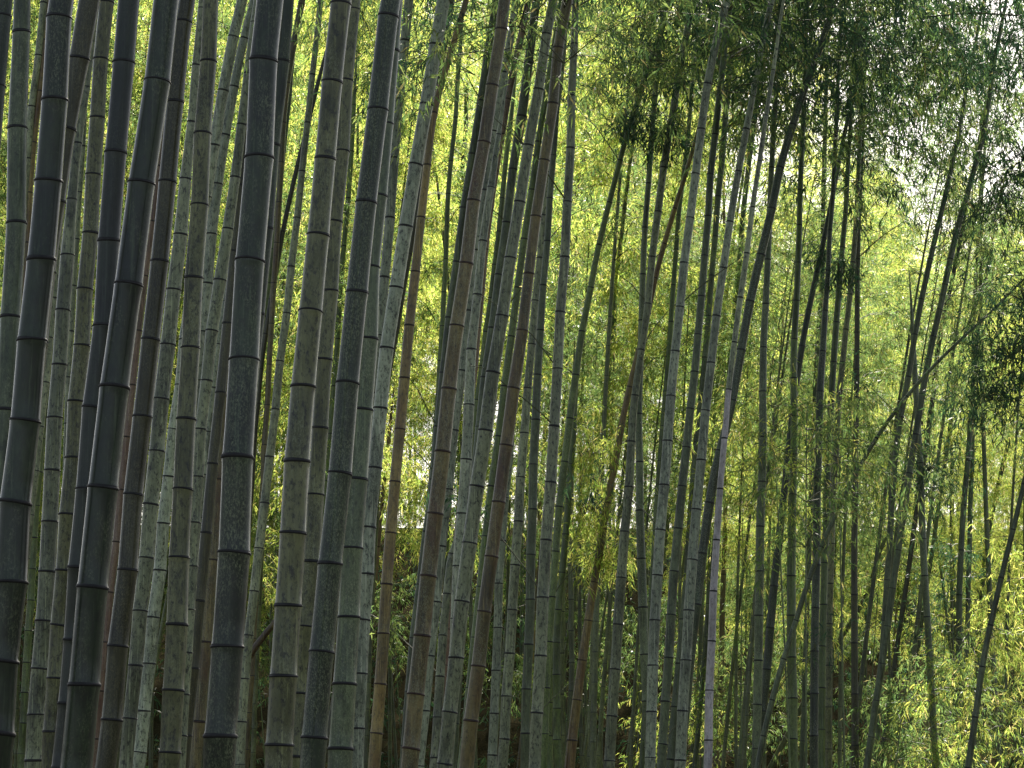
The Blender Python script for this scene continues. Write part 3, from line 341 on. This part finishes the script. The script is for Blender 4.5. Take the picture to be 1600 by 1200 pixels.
# ------------------------------------------------------------------ traced bamboos: one thing per culm, every node in view its own part
def hermite(xs, ys, q):
    xs = np.array(xs, float); ys = np.array(ys, float)
    if len(xs) < 3: 
        sl_ = (ys[-1] - ys[0]) / (xs[-1] - xs[0]); return ys[0] + (q - xs[0]) * sl_
    m = np.gradient(ys, xs); q = np.asarray(q, float)
    i = np.clip(np.searchsorted(xs, q) - 1, 0, len(xs) - 2); h = xs[i + 1] - xs[i]; t = (q - xs[i]) / h
    r = (2*t**3 - 3*t**2 + 1) * ys[i] + (t**3 - 2*t**2 + t) * h * m[i] + (-2*t**3 + 3*t**2) * ys[i+1] + (t**3 - t**2) * h * m[i+1]
    return r
PAIR = lambda s, c: [tuple(float(v) for v in p.split(c)) for p in s.split()]
CROWNS = []; LEAFY = []; THIN = []; ARCH = []
def traced(kind, pts, wid, nds, label, grp, opt):
    pts = sorted((y, x) for x, y in PAIR(pts, ',')); wid = sorted(PAIR(wid, ':')); nds = sorted(float(v) for v in nds.split())
    ys = [p[0] for p in pts]; xs = [p[1] for p in pts]
    wm = float(np.interp(600, [w[0] for w in wid], [w[1] for w in wid]))
    d = min(52, FPX * (0.060 + 0.050 * min(1, wm / 24)) / wm) * opt.get('f', 1); s = random.uniform(-.02, .02)
    yq = np.arange(ys[0], ys[-1] + 1, 6.0); xq = hermite(ys, xs, yq); kk = 15 if len(yq) > 60 else 5; xq = np.convolve(np.concatenate([2 * xq[0] - xq[kk:0:-1], xq, 2 * xq[-1] - xq[-2:-kk - 2:-1]]), np.hanning(2 * kk + 3)[1:-1] / np.hanning(2 * kk + 3)[1:-1].sum(), 'valid')
    W3 = []; Rr = []
    for x, y in zip(xq, yq):
        p, t = at(x, y, d, s); W3.append(p); Rr.append(.5 * t * np.interp(y, [w[0] for w in wid], [w[1] for w in wid]) / FPX)
    W3 = np.array(W3)[::-1]; Rr = np.array(Rr)[::-1]; Zs = W3[:, 2]
    k = min(len(Zs) - 1, 22)
    slo = (W3[k, 0] - W3[0, 0]) / (Zs[k] - Zs[0]); shi = (W3[-1, 0] - W3[-1 - k, 0]) / (Zs[-1] - Zs[-1 - k])
    open_top = ys[0] <= 60 or (ys[0] < 320 and xs[0] > 1050)
    top = (max(Zs[-1] + 3.0, 10.5 + random.random() * 2)) if open_top else Zs[-1] + 1.3
    rt = Rr[-1]; zg = np.array([0, 99.]); jx = jy = np.zeros(2)
    def P(z):
        z = np.atleast_1d(z); x = np.interp(z, Zs, W3[:, 0])
        x = np.where(z < Zs[0], W3[0, 0] + (z - Zs[0]) * slo, x); x = np.where(z > Zs[-1], W3[-1, 0] + (z - Zs[-1]) * shi, x)
        return np.stack([x + np.interp(z, zg, jx), d + s * (z - 3) + np.interp(z, zg, jy), z], -1)
    def R(z):
        r = np.interp(z, Zs, Rr); e = np.clip((z - Zs[-1]) / (top - Zs[-1]), 0, 1)
        return np.where(z > Zs[-1], rt * (1 - (.75 if open_top else .93) * e), r)
    nz = sorted(float(np.interp(y, yq[0:], Zs[::-1])) for y in nds if ys[0] <= y <= ys[-1])
    seen = len(nz); inview = list(nz)
    b = P(np.array([0.0]))[0]; gz = ground_z(b[0], b[1]); base = P(np.array([gz]))[0]
    st = (nz[1] - nz[0]) if len(nz) > 1 else .3
    z = nz[0]
    if seen > 1 and (ys[-1] - nds[-1]) > 1.4 * (nds[-1] - nds[-2]):    # nodes that stand behind other culms
        while z - st > Zs[0]: z -= st; nz.insert(0, z)
    while z - st > gz + .03: z -= st; st *= .985; nz.insert(0, z)
    nz.insert(0, gz - .08)
    z = nz[-1]; st = nz[-1] - nz[-2]
    while z + st < top: z += st; nz.append(z)
    nz.append(top)
    zg = np.array(nz); jx = RNG.normal(size=len(nz)) * rt * .075; jy = RNG.normal(size=len(nz)) * rt * .075; jx[::2] -= rt * .05; jx[1::2] += rt * .05
    T = thing('bamboo', label, 'bamboo', base, G[grp])
    n = 22 if wm > 18 else 12
    up = opt.get('upper'); culm_body(P, R, nz, kind, T, n, base, (up[0], min(nz, key=lambda q: abs(q - float(np.interp(up[1], yq, Zs[::-1]))))) if up else None)
    for zz in inview:
        a, c2 = P(np.array([zz - .02])), P(np.array([zz + .02])); td = (c2 - a)[0]; td /= np.linalg.norm(td); td += RNG.normal(size=3) * .035; td /= np.linalg.norm(td)
        r = float(R(np.array([zz]))[0]); node_ring(P(np.array([zz]))[0], td, r, T, base, n, NODEB if kind in ('tan', 'rust', 'pink') else NODE, max(r * .085, .0036) * random.uniform(.75, 1.25))
    if open_top and d > 20: CROWNS.append((T, P, base, top, d, xs[0]))
    if wm < 17 and xs[-1] > 500: THIN.append((T, P, R, base, inview, d, xs[-1]))
    if opt.get('arch'): ARCH.append((T, base, d, s))
    for lf in opt.get('leaf', []): LEAFY.append((T, base, d, s) + lf)
random.seed(3); RNG = np.random.default_rng(5)
for row in TABLE: traced(*row)

random.seed(21); RNG = np.random.default_rng(8)
# ------------------------------------------------------------------ leafy bamboo: crown builder (branches + leaves) shared by all repeats
def crown_arrays(H, z0, lean, per_node=3, step=.42, blen=1.5, nl=8, keep=1.0, L=.108, wd=.0165, axis=None, tw=19):
    """branches grow at every node from z0 to H round the axis; returns branch tubes and leaf vertices"""
    br = []; TP = []; TD = []
    z = z0
    while z < H - .1:
        f = (z - z0) / (H - z0); bl = blen * (.45 + .9 * math.sin(math.pi * min(1, f * .9 + .12))) 
        a = np.array(axis(z)) if axis else np.array([lean * (z / H) ** 2.4 * H * .18, 0, z])
        for k in range(per_node):
            if random.random() > keep: continue
            th = random.uniform(0, 2 * math.pi); up = random.uniform(.25, .9); l = bl * random.uniform(.6, 1.2)
            h = np.array([math.cos(th), math.sin(th), 0]); pts = []
            for q in np.linspace(0, 1, 6):
                pts.append(a + h * l * q + np.array([0, 0, 1]) * l * (up * q - .75 * q * q))
            pts = np.array(pts); br.append(tube(pts, np.linspace(.006, .002, 6), 3))
            m = max(4, int(l * tw)); q = RNG.uniform(.18, 1.0, m); i = np.clip((q * 5).astype(int), 0, 4); t = (q * 5 - i)[:, None]
            p = pts[i] * (1 - t) + pts[i + 1] * t
            dr = pts[i + 1] - pts[i]; dr /= np.linalg.norm(dr, axis=1)[:, None]
            dr = dr * .7 + rand_unit(m) * .8; dr /= np.linalg.norm(dr, axis=1)[:, None]
            TP.append(p); TD.append(dr)
            # side twigs carry more fans off the branch
            TP.append(p + dr * RNG.uniform(.12, .40, (m, 1))); TD.append(dr * .6 + rand_unit(m) * .5)
        z += step * random.uniform(.8, 1.2)
    P = np.concatenate(TP); D = np.concatenate(TD); D /= np.linalg.norm(D, axis=1)[:, None]
    return merge(br), leaves(P, D, nl=nl, L=L, wd=wd)
def leafy_bamboo(H, z0, lean, r0, leaf, label, group, kind='back', **kw):
    T = thing('leafy_bamboo', label, 'bamboo', (0, 0, 0), group)
    P = lambda z: np.stack([lean * (np.clip(z, 0, 99) / H) ** 2.4 * H * .18, 0 * z, z], -1)
    nz = [-.1]; z = .25
    while z < H: nz.append(z); z += .30 + .1 * math.sin(z * .25)
    nz.append(H)
    culm_body(P, lambda z: np.clip(r0 * (1 - (z / H) ** 1.6 * .93), .002, 1), nz, kind, T, 8, (0, 0, 0))
    (bv, bf), lv = crown_arrays(H, z0, lean, **kw)
    mesh_obj('branches', bv, bf, TWIG, T); foliage_obj(lv, LEAF[leaf], T)
    return T
def copy_tree(T, loc, rz, sc, label=None, group=None):
    c = T.copy(); COL.objects.link(c); c.location = loc; c.rotation_euler = (0, 0, rz); c.scale = (sc, sc, sc)
    if label: c['label'] = label
    if group: c['group'] = group
    for ch in T.children:
        o = ch.copy(); COL.objects.link(o); o.parent = c
    return c
BG = 'leafy bamboos of the sunlit backdrop'; BL = 'leafy yellow-green bamboo merging into the sunlit backdrop behind the bare culms'
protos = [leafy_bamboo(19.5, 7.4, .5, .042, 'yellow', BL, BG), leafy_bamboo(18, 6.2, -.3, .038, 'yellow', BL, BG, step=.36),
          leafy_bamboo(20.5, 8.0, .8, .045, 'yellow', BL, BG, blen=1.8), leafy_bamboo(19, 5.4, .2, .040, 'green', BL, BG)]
fresh = list(protos)
SPOTS = [at(px, py, d)[0] for px, py, d in ((940, 690, 46), (925, 830, 46), (1160, 790, 46), (700, 380, 52), (1180, 420, 52), (1400, 420, 52), (500, 500, 50), (1420, 1075, 35), (640, 900, 48))]
def in_lane(x, y, H):
    """would a crown at (x, y) stand in the sunbeam that reaches one of the sunlit clearings?"""
    for c in SPOTS:
        s_ = (x - c[0]) * math.sin(SUN_AZ) + (y - c[1]) * math.cos(SUN_AZ); off = abs((x - c[0]) * math.cos(SUN_AZ) - (y - c[1]) * math.sin(SUN_AZ))
        if s_ > 0 and off < .9 and c[2] + s_ * math.tan(SUN_EL) < H + 1: return True
    return False
def put(i, x, y, sc=1, label=None, group=None):
    rz = random.uniform(0, 2 * math.pi); loc = (x, y, ground_z(x, y) - .02)
    if protos[i] in fresh:
        fresh.remove(protos[i]); T = protos[i]; T.location = loc; T.rotation_euler = (0, 0, rz); T.scale = (sc,) * 3; return T
    return copy_tree(protos[i], loc, rz, sc, label, group)
# rows of the grove behind, thinning out to the upper right where the sky shows
for row, (yy, n) in enumerate(((47, 10), (53, 13), (60, 15), (68, 16), (77, 17), (88, 19), (99, 20), (112, 22), (126, 24))):
    hw = .235 * yy
    for k in range(n):
        x = -hw + 2 * hw * (k + random.uniform(.1, .9)) / n; y = yy + random.uniform(-2.5, 2.5); px = x / y * FPX + 800
        sc = random.uniform(.85, 1.1) * (1 + max(0, min(yy, 99) - 60) * .006)
        if px < 1080: sc *= 1.12
        yl = 310 if 1090 < px < 1265 else 235 if px > 1400 else 130 if px > 1265 else None
        if yl: sc = min(sc, (math.tan(PITCH + (600 - yl) / FPX) * y + CZ - ground_z(x, y)) / 20 * random.uniform(.85, 1.02))
        if in_lane(x, y, 19 * sc + ground_z(x, y)): continue
        put(random.choice((0, 1, 2, 3)), x, y, sc)

# bare-legged culms deep in the grove, dim behind the others
bare = leafy_bamboo(15, 9.5, .3, .046, 'green', 'slim olive culm deep in the shade behind the front culms, bare in its lower half', 'shaded culms deep in the grove', kind='back', tw=6)
protos.append(bare); fresh.append(bare)
for k in range(95):
    y = random.uniform(41, 72); x = random.uniform(-.23, .23) * y
    if in_lane(x, y, 18): continue
    T = put(4, x, y, random.uniform(.8, 1.25)); T.rotation_euler[0] = random.uniform(-.03, .03); T.rotation_euler[1] = random.uniform(-.09, .12); T.rotation_euler[2] = random.uniform(-.2, .2)

for k in range(20):
    px = random.uniform(840, 1560); y = random.uniform(38, 50); x = (px - 800) / FPX * y
    T = put(4, x, y, random.uniform(.7, .95)); T.rotation_euler[1] = random.uniform(-.06, .13); T.rotation_euler[2] = random.uniform(-.2, .2)

# crowns of the traced bamboos: added unseen above the frame on the left for their shade, hanging into it on the right
cr = []
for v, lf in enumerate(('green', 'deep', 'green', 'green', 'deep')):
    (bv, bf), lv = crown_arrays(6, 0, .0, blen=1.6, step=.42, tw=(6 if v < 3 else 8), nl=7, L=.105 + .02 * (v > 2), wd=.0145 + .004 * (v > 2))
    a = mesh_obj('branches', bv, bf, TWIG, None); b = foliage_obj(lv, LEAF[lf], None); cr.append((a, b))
usedc = set()
for i, (T, P, base, top, d, x0) in enumerate(CROWNS):
    yc = -90 if x0 < 680 else 110 if x0 < 1100 else 200 if x0 < 1300 else 290
    if x0 >= 680: yc += random.uniform(-170, 40)
    zf = at(800, yc, d)[0][2]
    v = i % 3 if x0 < 1000 else 3 + i % 2; p = P(np.array([zf + 1.0]))[0] - np.array(base); rz = random.uniform(0, 6.28)
    for o in cr[v]:
        c = o if v not in usedc else o.copy()
        if v in usedc: COL.objects.link(c)
        c.parent = T; c.location = (p[0], p[1], zf - base[2]); c.rotation_euler = (0, 0, rz)
    usedc.add(v)
# thin side branches leaving the nodes of slim culms
for T, P, R, base, nz, d, xb in THIN:
    if 'lilac' in T['label'] or 'edge' in T['label']: continue
    for zz in random.sample(nz, min(len(nz), random.choice((1, 2, 3, 4) if xb > 800 else (0, 1, 2)))):
        a = P(np.array([zz]))[0]; sg = random.choice((-1, 1)); l = random.uniform(.5, 1.3); th = random.uniform(-.9, .9)
        h = np.array([sg * math.cos(th), math.sin(th), 0]); up = random.uniform(.7, 1.6)
        q = np.linspace(0, 1, 7)[:, None]; pts = a + h * q * l + np.array([0, 0, 1.]) * (up * q - .35 * up * q * q) * l + RNG.normal(size=(7, 3)) * .008
        mesh_obj('branch', *tube(pts - base, np.linspace(.007, .0025, 7), 5), TWIG, T)
        if random.random() < (.7 if xb > 1180 else .18):
            k = int(l * 14); i = RNG.integers(3, 7, k); pp = pts[i] + RNG.normal(size=(k, 3)) * .10
            foliage_obj(leaves(pp, rand_unit(k) * .8 + h * .5, nl=6) - base, LEAF[random.choice(('yellow', 'green', 'deep'))], T)
for T, base, d, s in ARCH:
    q = np.array([at(x, y, d, s)[0] for x, y in ((1655, 60), (1600, 25), (1521, 20), (1442, 27), (1380, 40), (1327, 52), (1270, 75))])
    mesh_obj('branch', *tube(q - base, np.linspace(.012, .004, 7), 6), TWIG, T)
    pp = np.repeat(q, 70, 0) + RNG.normal(size=(70 * 7, 3)) * np.array([.35, .4, .30]) - np.array([0, 0, .30])
    foliage_obj(leaves(pp, rand_unit(len(pp)) + np.array([0, 0, -.5])) - base, LEAF['deep'], T)
# low undergrowth carpeting the slope behind
k = 12000; ux = RNG.uniform(-28, 28, k); uy = RNG.uniform(50, 134, k); uz = np.array([ground_z(a, c) for a, c in zip(ux, uy)]) + RNG.uniform(.05, 1, k) ** 1.4 * (2.3 + np.clip(uy - 100, 0, 30) * .10)
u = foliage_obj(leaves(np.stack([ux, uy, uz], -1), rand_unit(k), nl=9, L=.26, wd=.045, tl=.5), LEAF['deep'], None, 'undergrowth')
u['kind'] = 'stuff'; u['label'] = 'dark leafy undergrowth covering the slope behind the culms'; u['category'] = 'undergrowth'
# young leafy bamboos catching the sun low in the grove
YL = [(1150, 760, 30), (1165, 900, 33), (1370, 1060, 30), (1430, 1075, 31), (1490, 1040, 33), (1560, 1020, 30), (1590, 1150, 30), (1500, 1190, 31), (1400, 1200, 34),
      (1190, 1050, 34), (985, 960, 36), (1250, 700, 38), (1310, 660, 40), (1230, 640, 41), (1450, 880, 37), (1340, 830, 40), (1530, 880, 35), (640, 940, 40), (430, 900, 40), (1090, 1120, 36), (1290, 930, 39), (700, 760, 44)]
WHERE = ['just right of the pale lilac culm', 'right of the foot of the yellow-tan culm', 'low in the right half, catching sun', 'beside the upright dark culm low on the right', 'left of the leaning culm at the bottom right',
 'right of the leaning culm at the bottom right', 'in the bottom right corner', 'along the bottom edge near the right corner', 'along the bottom edge in the right half', 'near the crossing dark culms at the bottom', 'between the slanting tan culm and the upright bending one',
 'behind the second vertical green culm', 'under the big yellow-green leaf mass', 'spreading in front of the white-edged dark culm', 'under the dark leaf cluster on the right', 'behind the leaning black pole', 'left of the dark slanting culms near the right edge',
 'in the gap right of the orange-tan culm', 'in the gap left of the thick olive culm', 'low between the bluish freckled and the lilac culms', 'right of the crossing of pole and green culm', 'behind the brown-stained culm']
for (px, py, d), wh in zip(YL, WHERE):
    d += 12 if px < 1220 else 5 if px > 1320 else -9 if 600 < py < 720 else 2
    c = at(px, py, d)[0]; gz = ground_z(c[0], c[1]); h = c[2] - gz + .5
    T = thing('young_bamboo', 'young leafy bamboo ' + wh, 'bamboo', (c[0], c[1], gz), 'young leafy bamboos low in the grove')
    zz = np.linspace(-.05, h, 14); ln = random.uniform(-.12, .12)
    pts = np.stack([ln * (zz / h) ** 2 * h, .05 * zz, zz], -1); mesh_obj('culm', *tube(pts, np.linspace(.017, .004, 14), 8), MAT['leafy'], T)
    (bv, bf), lv = crown_arrays(h, max(.5, h - 1.5), 0, blen=.8, step=.26, tw=(11 if px < 1220 else 7), L=.11, wd=.016, axis=lambda z: (ln * (z / h) ** 2 * h, .05 * z, z))
    mesh_obj('branches', bv, bf, TWIG, T); foliage_obj(lv, LEAF[random.choice(('yellow', 'green')) if px < 1220 else ('yellow', 'deep', 'green')[int(px) // 10 % 3]], T)
# leaf sprays on the traced culms, in view
for T, base, d, s, px, py, rad, cnt, leaf in LEAFY:
    c = at(px, py, d, s)[0]
    P = c + RNG.normal(size=(cnt, 3)) * np.array([rad * .55, rad * .6, rad * .42]); D = rand_unit(cnt) + np.array([0, 0, -.35]); D /= np.linalg.norm(D, axis=1)[:, None]
    foliage_obj(leaves(P, D, nl=7) - np.array(base), LEAF[leaf], T)
    br = [tube(np.array([c + (p - c) * q + np.array([0, 0, .1 * math.sin(q * 3.1)]) for q in (0, .35, .7, 1)]) - np.array(base), (.006, .005, .003, .002), 3) for p in P[::7]]
    mesh_obj('branches', *merge(br), TWIG, T)
